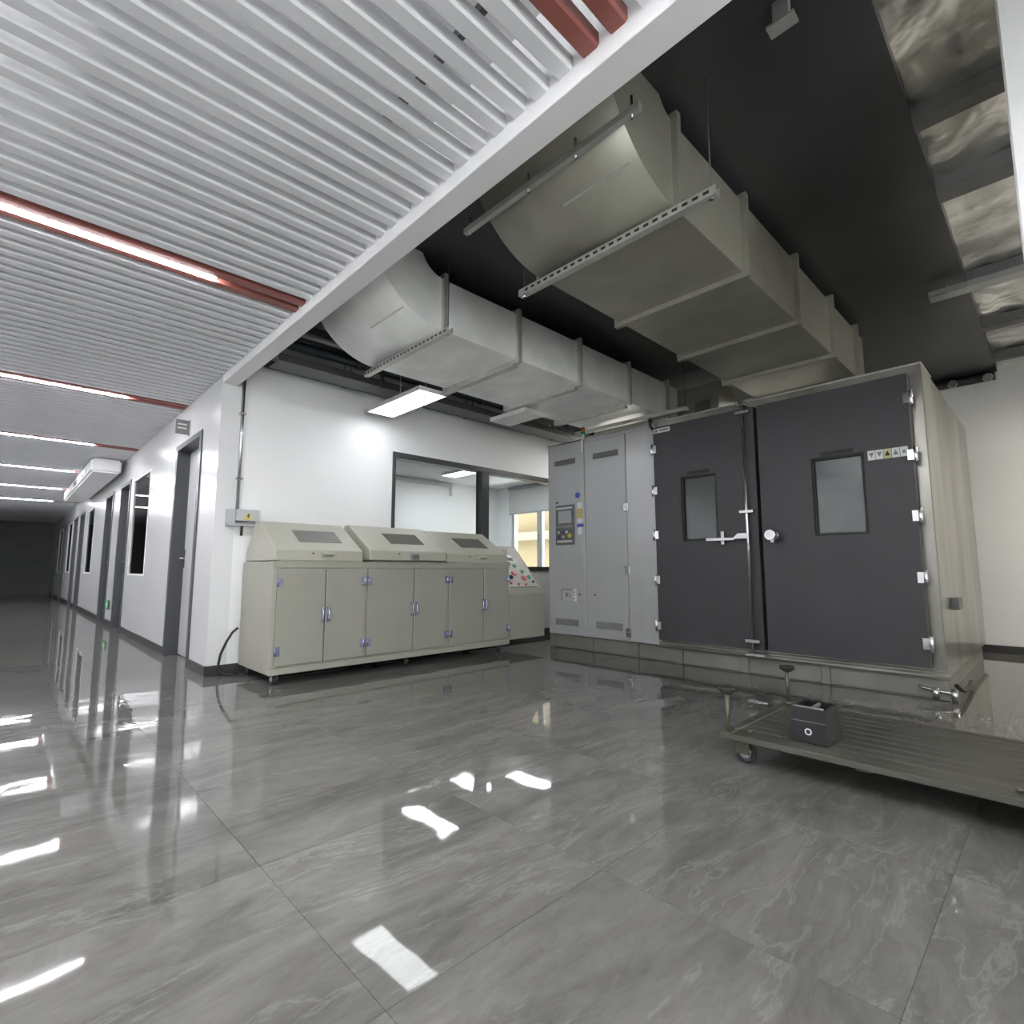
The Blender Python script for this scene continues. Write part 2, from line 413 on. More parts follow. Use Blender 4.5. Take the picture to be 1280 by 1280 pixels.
# ------------------------------------------------------------------ corridor lamps
LAMP_LABELS = ['thin LED strip light between red slats near the added glazing', 'thin LED strip light between red slats beside the elbow of the large duct',
    'thin LED strip light between red slats whose red ends meet the white beam', 'thin LED strip light between red slats above the light grey corridor door',
    'thin LED strip light above the first dark corridor window', 'thin LED strip light above the corridor door just beyond the exit sign',
    'thin LED strip light at the far end of the boxed corridor duct', 'last LED strip light before the dark end of the corridor']
for i, y in enumerate(LAMPS):
    t = thing('linear_lamp', (0, y, SZ), LAMP_LABELS[i], 'lamp', 'LED strip lights across the corridor')
    MB().box(-1.1, .80, y-.021, y+.021, SZ+.012, SZ+.055).build('housing', 'lamp_body', t)
    MB().box(-1.09, .79, y-.019, y+.019, SZ-.004, SZ+.0115).build('diffuser', 'led_strip', t)
t = thing('plenum_fill_lamp', (-1.2, 1.5, SZ+.09), 'unseen uplight batten added above the ceiling slats to brighten the gaps', 'lamp')  # hidden uplight added so the gaps between slats read bright
MB().box(-1.30, -1.12, .3, 2.5, SZ+.087, SZ+.12).build('housing', 'lamp_body', t)
MB().box(-1.29, -1.13, .31, 2.49, SZ+.1205, SZ+.135).build('diffuser', 'led_plenum_fill', t)

# ------------------------------------------------------------------ doors and windows
def door(n, y0, y1, first):
    d = struct_empty('door_%d' % n, (XC, (y0+y1)/2, 0), ('light grey corridor door with a lever handle in a deep dark frame' if first else 'corridor door in a deep dark grey frame'))
    f = MB().box(XC-.012, XC+.155, y0-.045, y0+.03, 0, 2.25).box(XC-.012, XC+.155, y1-.03, y1+.045, 0, 2.25).box(XC-.012, XC+.155, y0+.03, y1-.03, 2.19, 2.25)
    f.build('door_frame', 'dark_frame', d, .003)
    lf = MB().box(XC+.115, XC+.15, y0+.033, y1-.033, .008, 2.187).build('door_leaf', 'door_leaf', d, .002)
    MB().box(XC+.111, XC+.1149, y0+.16, y0+.26, .62, 1.95).build('pane', 'dark_glass', lf)
    MB().box(XC+.106, XC+.1149, y1-.115, y1-.075, .92, 1.12).build('handle_plate', 'steel', lf, .003)
    h = MB().cyl((XC+.108, y1-.095, 1.02), (XC+.06, y1-.095, 1.02), .011, 12).tube([(XC+.062, y1-.095, 1.02), (XC+.058, y1-.12, 1.02), (XC+.058, y1-.215, 1.02)], .0095, 10)
    h.build('handle', 'chrome', lf)
for i, (a, b) in enumerate(DOORS): door(i+1, a, b, i == 0)
for i, (a, b) in enumerate(WINS):
    d = struct_empty('window_%d' % (i+2), (XC, (a+b)/2, .82), 'tall dark glass window in the corridor wall')
    MB().box(XC-.004, XC+.16, a, a+.025, .82, 2.2).box(XC-.004, XC+.16, b-.025, b, .82, 2.2).box(XC-.004, XC+.16, a+.025, b-.025, .82, .845).box(XC-.004, XC+.16, a+.025, b-.025, 2.175, 2.2).build('window_frame', 'white_wall', d)
    MB().box(XC+.012, XC+.022, a+.026, b-.026, .846, 2.174).build('pane', 'dark_glass', d)
# large glazing into the office
d = struct_empty('window_1', (4.5, YB, WZ0), 'wide dark framed glazing into the bright office')
fr = MB().box(WX0, WX0+.04, YB-.015, YB+WT, WZ0, WZ1).box(WX1-.06, WX1, YB-.015, YB+WT, WZ0, WZ1).box(WX0+.04, WX1-.06, YB-.015, YB+WT, WZ1-.065, WZ1).box(WX0+.04, WX1-.06, YB-.015, YB+WT, WZ0, WZ0+.06)
fr.build('window_frame', 'dark_frame', d, .003)
for x in (4.36, 6.1): MB().box(x, x+.12, YB-.012, YB+WT-.005, WZ0+.061, WZ1-.066).build('mullion', 'dark_frame', d, .003)
for x0, x1 in ((WX0+.042, 4.359), (4.481, 6.099), (6.221, WX1-.062)):
    MB().box(x0, x1, YB+.05, YB+.058, WZ0+.062, WZ1-.067).build('pane', 'clear_glass', d)
# outer window of the office, blind, building opposite
d = struct_empty('window_6', (XR, 7.4, OW[2]), 'aluminium outer window of the office')
y0, y1, z0, z1 = OW
f = MB().box(XR+.04, XR+.12, y0, y0+.05, z0, z1).box(XR+.04, XR+.12, y1-.05, y1, z0, z1).box(XR+.04, XR+.12, y0+.05, y1-.05, z0, z0+.05).box(XR+.04, XR+.12, y0+.05, y1-.05, z1-.05, z1).box(XR+.04, XR+.12, 7.33, 7.47, z0+.05, z1-.05)
f.build('window_frame', 'alu', d, .003)
for a, b in ((y0+.052, 7.329), (7.471, y1-.052)): MB().box(XR+.075, XR+.083, a, b, z0+.052, z1-.052).build('pane', 'clear_glass', d)
MB().box(XR+.02, XR+.04, 7.425, 7.445, 1.44, 1.62).cyl((XR+.04, 7.435, 1.5), (XR-.005, 7.435, 1.5), .008, 10).build('window_catch', 'steel', d)
sill = MB().box(XR-.09, XR+.04, y0-.1, y1+.06, z0-.045, z0-.002).build('window_sill', 'wood_sill', d, .004)
t = thing('roller_blind', (XR-.05, 7.4, 2.0), 'pale roller blind pulled half down over the office window', 'blind')
MB().box(XR-.03, XR-.024, y0-.08, y1+.03, 2.10, 2.60).build('blind_cloth', 'blind', t)
MB().box(XR-.038, XR-.016, y0-.08, y1+.03, 2.07, 2.0995).build('bottom_bar', 'alu', t, .003)
MB().cyl((XR-.035, y0-.08, 2.63), (XR-.035, y1+.03, 2.63), .028, 16).build('roller', 'alu', t)
t = thing('cable_trunking', (4.0, 8.62, 2.4), 'thin white cable trunking running along the office wall', 'trunking')
MB().box(2.0, 6.55, 8.575, 8.615, 2.585, 2.65).build('cover', 'blind', t, .004); MB().box(6.5, 6.55, 8.575, 8.615, 2.40, 2.584).build('drop', 'blind', t, .004)
t = thing('opposite_building', (13, 8, -3), 'cream yellow building facade seen through the office window', 'building')
MB().box(13, 14, 2, 22, -3, 9).build('facade_wall', 'facade', t)
MB().box(12.6, 13, 2, 22, 1.9, 2.15).build('ledge', 'facade_trim', t, .02)
MB().box(12.85, 13, 13.6, 14.6, -.2, 1.6).build('window_surround', 'facade_trim', t, .02)

# ------------------------------------------------------------------ ceiling panel lamps
def panel_lamp(name, x0, x1, y0, y1, z, glow, label, group=None, rods=None, ry=None):
    t = thing(name, ((x0+x1)/2, (y0+y1)/2, z), label, 'lamp', group)
    MB().box(x0-.012, x0, y0-.012, y1+.012, z-.004, z+.035).box(x1, x1+.012, y0-.012, y1+.012, z-.004, z+.035).box(x0, x1, y0-.012, y0, z-.004, z+.035).box(x0, x1, y1, y1+.012, z-.004, z+.035).box(x0, x1, y0, y1, z+.012, z+.035).build('lamp_frame', 'lamp_body', t)
    MB().box(x0+.0005, x1-.0005, y0+.0005, y1-.0005, z, z+.0115).build('diffuser', glow, t)
    if rods:
        for yy in (ry or (y0+.12, y0+(y1-y0)*.6)): MB().cyl(((x0+x1)/2, yy, z+.035), ((x0+x1)/2, yy, rods), .004, 8).build('hanger_rod', 'zinc_trim', t)
    return t
panel_lamp('panel_lamp', 2.63, 2.92, 3.955, 4.90, 2.54, 'led_panel', 'bright rectangular LED panel hanging near the white wall beside the smaller duct', rods=ZC)
for y0, y1, glow_, lab in ((1.62, 2.72, 'led_roof', 'LED panel above the chamber roof behind the end of the large dark duct'), (3.4, 4.5, 'led_roof_wall', 'LED panel above the chamber roof behind the smaller bright duct')):
    panel_lamp('panel_lamp', 6.0, 6.3, y0, y1, 2.80, glow_, lab, rods=ZC)
OFFG = 'office ceiling panels'
for (x, y0, y1, lab) in ((4.65, 6.05, 7.05, 'office ceiling LED panel behind the first pane above the beige machine'), (5.9, 6.75, 7.85, 'office ceiling LED panel close to the office far wall'), (6.66, 6.0, 6.95, 'office ceiling LED panel next to the roller blind')):
    panel_lamp('panel_lamp', x-.15, x+.15, y0, y1, 2.635, 'led_office', lab, OFFG)
panel_lamp('panel_lamp', 6.2, 6.5, -1.9, -.9, 2.9, 'led_aisle_fill', 'unseen warm LED panel added by the aisle to brighten the outer wall', rods=ZC+.05)  # fill panel added out of view to lift the outer wall
t = panel_lamp('panel_lamp', 3.70, 3.97, 3.66, 4.17, 2.50, 'lamp_off', 'unlit LED panel hanging below the smaller duct', rods=ZC, ry=(3.97, 4.12))

# ------------------------------------------------------------------ ducts
def strut(t, x, y0, y1, z, rod_top, slots=True, name='hanger_channel'):
    b = MB().box(x-.02, x+.02, y0, y1, z-.04, z-.036).box(x-.02, x-.017, y0, y1, z-.036, z).box(x+.017, x+.02, y0, y1, z-.036, z)
    h = b.build(name, 'zinc_trim', t)
    if slots:
        s = MB(); y = y0+.03
        while y < y1-.04: s.box(x-.0208, x-.0201, y, y+.028, z-.026, z-.012); y += .05
        s.build('slot', 'ink', h)['kind'] = 'stuff'
    for y in (y0+.03, y1-.03):
        MB().cyl((x, y, z-.052), (x, y, rod_top), .004, 8).build('threaded_rod', 'rail_dark', t)
        MB().cyl((x, y, z-.048), (x, y, z-.0401), .011, 6).build('nut', 'steel', t)
def duct(name, x0, x1, y0, y1, z0, z1, fl, material, label, struts, Rin=.14):
    t = thing(name, (x0, (y0+y1)/2, z0), label, 'duct')
    # elbow turning up through the ceiling
    h = z1-z0; Ro = Rin+h; cz = z0+Ro; amax = -90-math.degrees(math.asin(min(.999, 1)))
    aend = 180
    outer = arc(x0, cz, Ro, -90, -180, 20); inner = arc(x0, cz, Rin, -180, -90, 20)
    pts = [p for p in outer if p[1] < ZC-.006]
    lastx = x0-math.sqrt(max(0, Ro*Ro-(ZC-.005-cz)**2)); pts.append((lastx, ZC-.005))
    inn = [p for p in inner if p[1] < ZC-.006]
    if len(inn): ix = x0-math.sqrt(max(0, Rin*Rin-(ZC-.005-cz)**2)); inn = [(ix, ZC-.005)] + inn
    else: inn = [(x0, ZC-.005)]
    e = MB().prism(pts+inn, 'y', y0, y1, True).build('elbow', material, t)
    a = math.radians(-122); b = math.radians(-121)
    p = [(x0+(Ro+.004)*math.cos(a), cz+(Ro+.004)*math.sin(a)), (x0+(Ro+.004)*math.cos(b), cz+(Ro+.004)*math.sin(b)), (x0+(Ro-.004)*math.cos(b), cz+(Ro-.004)*math.sin(b)), (x0+(Ro-.004)*math.cos(a), cz+(Ro-.004)*math.sin(a))]
    MB().prism(p, 'y', y0+.04, y0+(y1-y0)*.5, False).build('seam_rib', 'zinc_trim', e)
    edges = [x0]+fl+[x1]
    for a, b in zip(edges[:-1], edges[1:]):
        MB().box(a+.004, b-.004, y0, y1, z0, z1).build('duct_section', material, t, .003)
    for x in [x0]+fl:
        g = .032
        f_ = MB().box(x-.018, x+.018, y0-g, y0, z0-g, z1+g).box(x-.018, x+.018, y1, y1+g, z0-g, z1+g).box(x-.018, x+.018, y0, y1, z0-g, z0).box(x-.018, x+.018, y0, y1, z1, z1+g)
        f_ = f_.build('flange', 'zinc_trim' if material == 'zinc' else 'zinc_warm', t)
    return t
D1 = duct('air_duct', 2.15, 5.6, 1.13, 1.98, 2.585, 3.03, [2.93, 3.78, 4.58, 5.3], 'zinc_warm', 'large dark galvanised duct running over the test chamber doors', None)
strut(D1, 2.11, .91, 2.12, 2.553, ZC-.01)
for y in [1.17+.1*i for i in range(8)]: MB().cyl((2.131, y, 2.569), (2.122, y, 2.569), .007, 6).build('bolt', 'steel', D1)
s = MB().box(1.672, 1.70, 1.02, 2.12, 2.715, 2.745).build('bend_rail', 'zinc_trim', D1)
for y in (1.06, 1.35, 1.64, 2.08): MB().cyl((1.686, y, 2.70), (1.686, y, 2.80), .006, 8).build('bolt', 'steel', D1)
D2 = duct('air_duct', 2.13, 5.45, 2.92, 3.88, 2.585, 2.97, [2.87, 3.65, 4.44, 5.19], 'zinc', 'smaller bright galvanised duct beside the hanging LED panel', None, .2)
strut(D2, 2.09, 2.78, 3.95, 2.553, ZC-.01)
strut(D2, 4.9, 2.52, 3.98, 2.553, ZC-.01, False)
for x in (2.87, 3.65, 4.44):
    MB().box(x-.03, x+.03, 2.95, 3.9, 2.53, 2.5525).build('bottom_brace', 'zinc_trim', D2, .002)
t = thing('duct_riser', (5.55, 2.75, 2.4), 'upright beige duct box standing on the chamber roof', 'duct')
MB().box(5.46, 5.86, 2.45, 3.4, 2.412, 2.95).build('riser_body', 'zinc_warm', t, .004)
MB().box(5.42, 5.90, 2.41, 3.44, 2.412, 2.45).build('riser_flange', 'zinc_trim', t, .002)
MB().box(5.45, 5.459, 2.55, 2.72, 2.5, 2.75).build('damper_plate', 'vent_dark', t)
t = thing('ceiling_strut', (2.05, .6, 2.9), 'short pale channel bracket fixed to the black ceiling', 'bracket')
MB().box(2.0, 2.03, .56, .62, 3.0, ZC-.001).build('channel', 'zinc_trim', t, .003)
MB().box(1.985, 2.045, .54, .64, 2.99, 2.9995).build('foot_plate', 'zinc_trim', t)

# pipes and trays below the ceiling along the white wall
PIPEG = 'pipes along the white wall'
for i, (y, z, r, mname, lab) in enumerate(((4.99, 2.80, .035, 'pipe_dark', 'lowest dark pipe against the white wall top'), (4.86, 2.86, .03, 'pipe_light', 'pale pipe next to the white wall below the ceiling'),
        (4.70, 2.93, .045, 'pipe_dark', 'thick dark pipe under the black ceiling near the white wall'), (4.48, 2.96, .03, 'pipe_light', 'thin pale pipe under the black ceiling beside the thick dark pipe'), (4.25, 2.99, .04, 'pipe_dark', 'dark pipe close to the smaller duct under the ceiling'))):
    t = thing('ceiling_pipe', (4.6, y, z), lab, 'pipe', PIPEG)
    MB().cyl((1.45, y, z), (7.6, y, z), r, 16).build('pipe_run', mname, t)
    for x in (2.4, 4.0, 5.6, 7.2):
        MB().cyl((x-.02, y, z), (x+.02, y, z), r+.008, 16).build('clamp', 'rail_dark', t)
        MB().cyl((x, y, z+r), (x, y, ZC), .005, 8).build('hanger_rod', 'rail_dark', t)
t = thing('cable_tray', (4.5, 4.6, 2.7), 'dark cable tray hanging beneath the pipes near the chamber', 'cable tray')
MB().box(1.6, 7.0, 4.60, 4.603, 2.72, 2.79).box(1.6, 7.0, 4.84, 4.843, 2.72, 2.79).box(1.6, 7.0, 4.603, 4.84, 2.72, 2.723).build('tray', 'rail_dark', t)
for x in (2.6, 4.4, 6.2): MB().box(x-.015, x+.015, 4.57, 4.60, 2.70, ZC-.001).build('drop_bracket', 'rail_dark', t)
t = thing('cable_tray', (6.6, .2, 3.0), 'bright metal cable tray crossing under the foil ceiling', 'cable tray')
MB().box(5.0, 5.12, -2.0, .56, 2.985, 2.99).box(5.0, 5.004, -2.0, .56, 2.99, 3.03).box(5.116, 5.12, -2.0, .56, 2.99, 3.03).build('tray', 'pipe_light', t)
for y in (-1.5, -.5, .45): MB().cyl((5.06, y, 2.99), (5.06, y, ZC-.02), .005, 8).build('hanger_rod', 'zinc_trim', t)
t = thing('wall_pipe', (7.75, 1.5, 3.0), 'black pipe with two round end fittings at the top of the outer wall', 'pipe')
MB().cyl((7.77, .36, 3.04), (7.77, 4.6, 3.04), .05, 16).build('pipe_run', 'bin_black', t)
for y in (.42, .72): MB().cyl((7.70, y, 3.02), (7.74, y, 3.02), .045, 16).build('end_fitting', 'steel', t, .006)

# ------------------------------------------------------------------ white column at the aisle
t = thing('column', (2.6, -.2, 0), 'plain white column beside the end of the flat trolley', 'column')
MB().box(2.42, 2.86, -.42, .012, 0.002, ZC-.03).build('shaft', 'white_wall', t, .006)
MB().box(2.408, 2.872, -.432, .024, .002, .085).build('skirting', 'skirting', t)

# ------------------------------------------------------------------ corridor air duct, signs
t = thing('corridor_duct', (1.0, 12, 2.4), 'white boxed air duct hanging along the corridor wall', 'duct')
MB().box(.86, 1.24, 10.2, 15.2, 2.40, 2.615).build('casing', 'white_wall', t, .03, 3)
for y in (10.9, 12.3, 13.7): MB().box(.853, .859, y, y+.6, 2.46, 2.54).build('grille', 'vent_dark', t)
t = thing('door_sign', (XC, 6.2, 2.35), 'small grey flag sign above the light grey corridor door', 'sign')
MB().box(XC-.13, XC-.004, 6.19, 6.205, 2.29, 2.44).build('plate', 'grey_ink', t, .003)
MB().box(XC-.012, XC, 6.17, 6.225, 2.28, 2.45).build('wall_bracket', 'steel', t, .002)
MB().box(XC-.115, XC-.03, 6.1885, 6.1899, 2.385, 2.40).box(XC-.115, XC-.03, 6.1885, 6.1899, 2.345, 2.36).build('print_line', 'paper', t)
t = thing('exit_sign', (XC, 10.95, .33), 'small green lit exit sign low on the corridor wall between two doors', 'sign')
MB().box(XC-.02, XC, 10.80, 11.10, .26, .40).build('case', 'bin_black', t, .003)
MB().box(XC-.022, XC-.0201, 10.81, 11.09, .27, .39).build('face', 'exit_green', t)
arrow = MB().prism([(10.86, .32), (10.95, .32), (10.95, .29), (11.03, .33), (10.95, .37), (10.95, .34), (10.86, .34)], 'x', XC-.0235, XC-.0221).build('arrow', 'paper', t)

# ------------------------------------------------------------------ distribution box, conduit, cable
t = thing('junction_box', (1.5, YB, 1.3), 'grey electrical box with a yellow warning triangle on the white wall', 'electrical box')
MB().box(1.385, 1.44, YB-.10, YB-.001, 1.30, 1.43).build('side_box', 'box_grey', t, .004)
MB().box(1.4405, 1.63, YB-.13, YB-.001, 1.325, 1.43).build('box_body', 'box_grey', t, .005)
MB().box(1.385, 1.63, YB-.10, YB-.001, 1.285, 1.2995).build('base_tray', 'box_grey', t, .003)
tri = MB().prism([(1.495, 1.338), (1.575, 1.338), (1.535, 1.408)], 'y', YB-.1322, YB-.1301).build('warning_triangle', 'sticker_yellow', t)
MB().prism([(1.538, 1.395), (1.522, 1.366), (1.534, 1.366), (1.527, 1.345), (1.551, 1.373), (1.539, 1.373), (1.546, 1.395)], 'y', YB-.1332, YB-.13225).build('lightning_mark', 'ink', tri)
t = thing('conduit', (1.45, YB, 1.43), 'steel conduit pipe rising from the electrical box to the beam', 'conduit')
MB().cyl((1.47, YB-.03, 1.432), (1.47, YB-.03, 2.79), .016, 14).build('pipe_run', 'steel', t)
for z in (1.7, 2.3): MB().box(1.445, 1.495, YB-.05, YB-.001, z, z+.02).build('saddle_clip', 'steel', t)
t = tag(MB().tube([(1.512, YB-.10, .40), (1.47, YB-.09, .36), (1.43, YB-.075, .28), (1.395, YB-.06, .18), (1.385, YB-.05, .09), (1.40, YB-.06, .03), (1.44, YB-.09, .012), (1.52, YB-.14, .012)], .010, 10).build('power_cable', 'cable', None, origin=(1.4, YB-.05, 0)),
    'black power cable curving from the back of the beige machine to the floor', 'cable')

MB().cyl((1.51, YB-.05, 1.2), (1.51, YB-.05, 1.2849), .011, 10).build('cable_stub', 'cable', bpy.data.objects['junction_box'])

# ------------------------------------------------------------------ beige salt-spray machine
T = thing('test_machine', (2.8, 4.65, 0), 'beige cabinet machine with three slanted lids on casters', 'machine')
MX0, MX1, MY0, MY1, MZ0, MZ1 = 1.53, 4.09, 4.30, 5.02, .085, .965
MB().box(MX0, MX1, MY0+.012, MY1, MZ0, MZ1).build('body', 'beige', T, .006)
MB().box(MX0, MX1, MY0-.004, MY0+.0115, MZ0, .135).box(MX0, MX1, MY0-.004, MY0+.0115, MZ1-.05, MZ1).box(MX0, MX0+.035, MY0-.004, MY0+.0115, .1355, MZ1-.0505).build('front_frame', 'beige', T, .002)
units = [(1.567, 1.963, 2.327), (2.352, 2.833, 3.232), (3.257, 3.706, 4.075)]
for ui, (a, c, b) in enumerate(units):
    for (x0, x1, hx, hs) in ((a, c-.004, a, 1), (c+.004, b, b, -1)):
        dr = MB().box(x0, x1, MY0-.010, MY0+.0115, .15, .905).build('cabinet_door', 'beige_door', T, .004)
        gx = (c-.024) if hs == 1 else (c+.024)
        MB().tube([(gx, MY0-.0105, .585), (gx, MY0-.032, .58), (gx, MY0-.036, .56), (gx, MY0-.036, .50), (gx, MY0-.032, .48), (gx, MY0-.0105, .475)], .009, 8).build('handle', 'blue_hinge', dr)
        for z in (.80, .265):
            hw = .034
            px = hx+hs*.004
            MB().box(px-hw*.1 if hs == 1 else px-hw, px+hw if hs == 1 else px+hw*.1, MY0-.0145, MY0-.0101, z-.035, z+.035).cyl((px, MY0-.016, z-.035), (px, MY0-.016, z+.035), .007, 10).build('hinge', 'blue_hinge', dr)
# lids
lids = [(1.545, 2.295, 0, 0), (2.36, 3.20, .012, .012), (3.22, 4.05, 0, 0)]
for li, (x0, x1, dy, dz) in enumerate(lids):
    yf, ya, yb_, yr = MY0-.005-dy, 4.72, 4.80, 5.0
    prof = [(yf, .972+dz), (yf, 1.062+dz), (ya, 1.312+dz), (yb_, 1.312+dz), (yr, 1.05+dz), (yr, .972+dz)]
    ld = MB().prism(prof, 'x', x0, x1).build('lid', 'lid_beige', T, .006)
    # inset viewing window on the slope
    sl = Vector((0, ya-yf, .25)).normalized(); nrm = Vector((0, -sl.z, sl.y))
    xc = x0+(x1-x0)*.56; c0 = Vector((0, yf, 1.062+dz))
    def q(x, s, o): return Vector((x, 0, 0)) + c0 + sl*s + nrm*o
    L_ = (ya-yf)/sl.y
    wv = [q(xc-.19, L_*.28, .001), q(xc+.19, L_*.28, .001), q(xc+.19, L_*.70, .001), q(xc-.19, L_*.70, .001)]
    wv2 = [p+nrm*.003 for p in wv]
    MB().add(wv+wv2, [(0,3,2,1),(4,5,6,7),(0,1,5,4),(1,2,6,5),(2,3,7,6),(3,0,4,7)]).build('viewing_window', 'lid_glass', ld)
    hz = 1.015+dz
    if li == 1:
        MB().box(xc-.055, xc+.055, yf-.012, yf-.0005, hz-.035, hz+.035).build('handle', 'beige', ld, .004)
        MB().box(xc-.04, xc+.04, yf-.0135, yf-.0121, hz-.03, hz+.012).build('grip_recess', 'vent_dark', ld)
    else:
        MB().prism([(yf-.0005, hz+.028), (yf-.045, hz+.022), (yf-.05, hz+.012), (yf-.045, hz+.008), (yf-.0005, hz-.012)], 'x', xc-.05, xc+.05).build('handle', 'lid_beige', ld, .004)
    MB().box(x0+.02, x1-.0, yf-.006, MY0+.2, .9655, .9715).build('gasket', 'lid_beige' if li != 1 else 'beige', ld)
    MB().cyl((x0+.30, yf, 1.035+dz), (x0+.30, yf-.006, 1.035+dz), .007, 10).build('lock', 'ink', ld)
# console with slanted button board
CX0, CX1 = 4.0905, 4.665
cons = MB().prism([(MY0-.0, .125), (MY0-.0, .625), (4.80, 1.185), (4.96, 1.185), (4.96, .125)], 'x', CX0, CX1).build('console', 'beige', T, .006)
sl = Vector((0, .50, .56)).normalized(); nrm = Vector((0, -sl.z, sl.y)); c0 = Vector((0, MY0, .625)); LL = math.hypot(.5, .56)
def cp(u, s, o): return Vector((CX0+(CX1-CX0)*u, 0, 0)) + c0 + sl*(LL*s) + nrm*o
def slab(u0, u1, s0, s1, o0, o1):
    lo = [cp(u0,s0,o0), cp(u1,s0,o0), cp(u1,s1,o0), cp(u0,s1,o0)]; hi = [cp(u0,s0,o1), cp(u1,s0,o1), cp(u1,s1,o1), cp(u0,s1,o1)]
    return MB().add(lo+hi, [(0,3,2,1),(4,5,6,7),(0,1,5,4),(1,2,6,5),(2,3,7,6),(3,0,4,7)])
slab(.05, .95, .10, .97, .001, .004).build('console_board', 'console_face', cons, )
slab(.30, .66, .74, .92, .0045, .012).build('display', 'screen', cons)
slab(.30, .66, .68, .72, .0045, .008).build('display_label', 'grey_ink', cons)
for u, s, m_ in ((.25, .48, 'red_button'), (.45, .40, 'red_button'), (.65, .30, 'red_button'), (.30, .32, 'ink'), (.60, .56, 'green_button'), (.72, .44, 'green_button'), (.82, .32, 'green_button'), (.85, .22, 'ink'), (.45, .60, 'wood_sill'), (.2, .2, 'red_button'), (.4, .18, 'red_button'), (.6, .17, 'red_button')):
    MB().cyl(cp(u, s, .004), cp(u, s, .026), (.034 if m_ == 'red_button' else .026) if s > .25 else .014, 14).build('push_button', m_, cons, .003)
slab(.12, .9, .11, .135, .0045, .006).build('button_label', 'grey_ink', cons)
# casters
for x in (1.60, 2.80, 4.00):
    for y in (MY0+.06, MY1-.08):
        cs = MB().box(x-.03, x+.03, y-.03, y+.03, .078, .0848).box(x-.022, x-.018, y-.01, y+.035, .03, .078).box(x+.018, x+.022, y-.01, y+.035, .03, .078).build('caster', 'steel', T)
        MB().cyl((x-.0165, y+.015, .034), (x+.0165, y+.015, .034), .0335, 18).build('wheel', 'rubber', cs, .004)

# ------------------------------------------------------------------ walk-in test chamber
K = thing('test_chamber', (6.0, 2.4, 0), 'large grey walk in test chamber with two charcoal doors', 'test chamber')
KX, KX1, KY0, KY1, KZ = 4.75, 7.30, .61, 4.29, 2.40
MB().box(KX, KX1, KY0, KY1, .15, KZ).build('body', 'chamber_body', K, .006)
MB().box(KX+.03, KX1-.03, KY0+.03, KY1-.03, .002, .1495).build('plinth', 'skirt', K)
posts = [KY0+.03, 1.37, 2.0, 2.62, 3.11, 3.69, KY1-.03]
for y in posts: MB().box(KX, KX+.0295, y-.03, y+.03, .002, .1495).build('plinth_post', 'skirt', K, .003)
for a, b in zip(posts[:-1], posts[1:]): MB().box(KX+.018, KX+.0295, a+.031, b-.031, .012, .14).build('plinth_panel', 'skirt', K, .002)
MB().cyl((KX-.03, KY0-.02, .165), (KX-.03, 2.80, .165), .018, 12).build('sill_rail', 'skirt', K)
MB().box(KX-.03, KX-.0005, KY0, 2.82, .15, .20).build('door_sill', 'chamber_body', K, .003)
# header over the doors
MB().box(KX-.02, KX-.0005, KY0, 2.80, 2.335, KZ+.005).build('door_header', 'chamber_body', K, .003)
MB().box(KX-.03, KX+.4, KY0-.004, KY1, KZ+.001, KZ+.012).build('roof_edge', 'zinc_trim', K)
# grey electrical cabinets
def vent(par, y0, y1, z0, z1, x):
    v = MB().box(x-.003, x-.0005, y0, y1, z0, z1).build('vent', 'vent_dark', par)
    n = 4
    for i in range(n):
        z = z0+(z1-z0)*(i+.5)/n
        MB().prism([(x-.0035, z-.006), (x-.010, z-.010), (x-.010, z-.006), (x-.0035, z+.006)], 'y', y0+.005, y1-.005).build('louver', 'louver_grey', v)
px_ = KX-.018
p1 = MB().box(px_, KX-.0005, 3.735, 4.285, .16, 2.39).build('cabinet_panel', 'cab_grey', K, .004)
p2 = MB().box(px_, KX-.0005, 3.175, 3.725, .16, 2.36).build('cabinet_door', 'cab_grey', K, .004)
p3 = MB().box(px_, KX-.0005, 2.80, 3.165, .16, 2.36).build('cabinet_panel', 'cab_panel', K, .004)
MB().box(px_+.006, KX-.0005, 2.81, 3.725, 2.362, 2.40).build('cabinet_header', 'cab_grey', K, .002)
vent(p1, 3.86, 4.18, 2.135, 2.20, px_); vent(p1, 3.84, 4.18, .265, .335, px_)
vent(p2, 3.26, 3.60, 2.14, 2.205, px_); vent(p2, 3.25, 3.59, .265, .335, px_)
# control screen
bz = MB().box(px_-.02, px_-.0005, 3.88, 4.155, 1.19, 1.655).build('control_panel', 'screen_bezel', p1, .005)
bz.parent = K; bz_ = bz
MB().box(px_-.023, px_-.0201, 3.91, 4.11, 1.44, 1.585).build('screen', 'screen', bz_, .001)
MB().box(px_-.023, px_-.0201, 3.895, 4.14, 1.605, 1.63).build('name_strip', 'key_light', bz_)
MB().box(px_-.023, px_-.0201, 3.90, 4.14, 1.385, 1.42).build('name_strip', 'grey_ink', bz_)
for i, (y, z) in enumerate(((4.10, 1.335), (4.04, 1.335), (3.98, 1.335), (4.10, 1.28), (4.03, 1.28))):
    MB().cyl((px_-.0201, y, z), (px_-.032, y, z), .017, 12).build('key', 'key_light' if i % 2 == 0 else 'key_dark', bz_, .002)
MB().cyl((px_-.0201, 3.93, 1.29), (px_-.04, 3.93, 1.29), .027, 16).build('emergency_button', 'yellow', bz_, .004)
MB().box(px_-.023, px_-.0201, 3.90, 4.13, 1.215, 1.24).build('name_strip', 'key_light', bz_)
MB().box(px_-.002, px_-.0005, 4.12, 4.165, 1.685, 1.70).build('small_label', 'ink', p1)
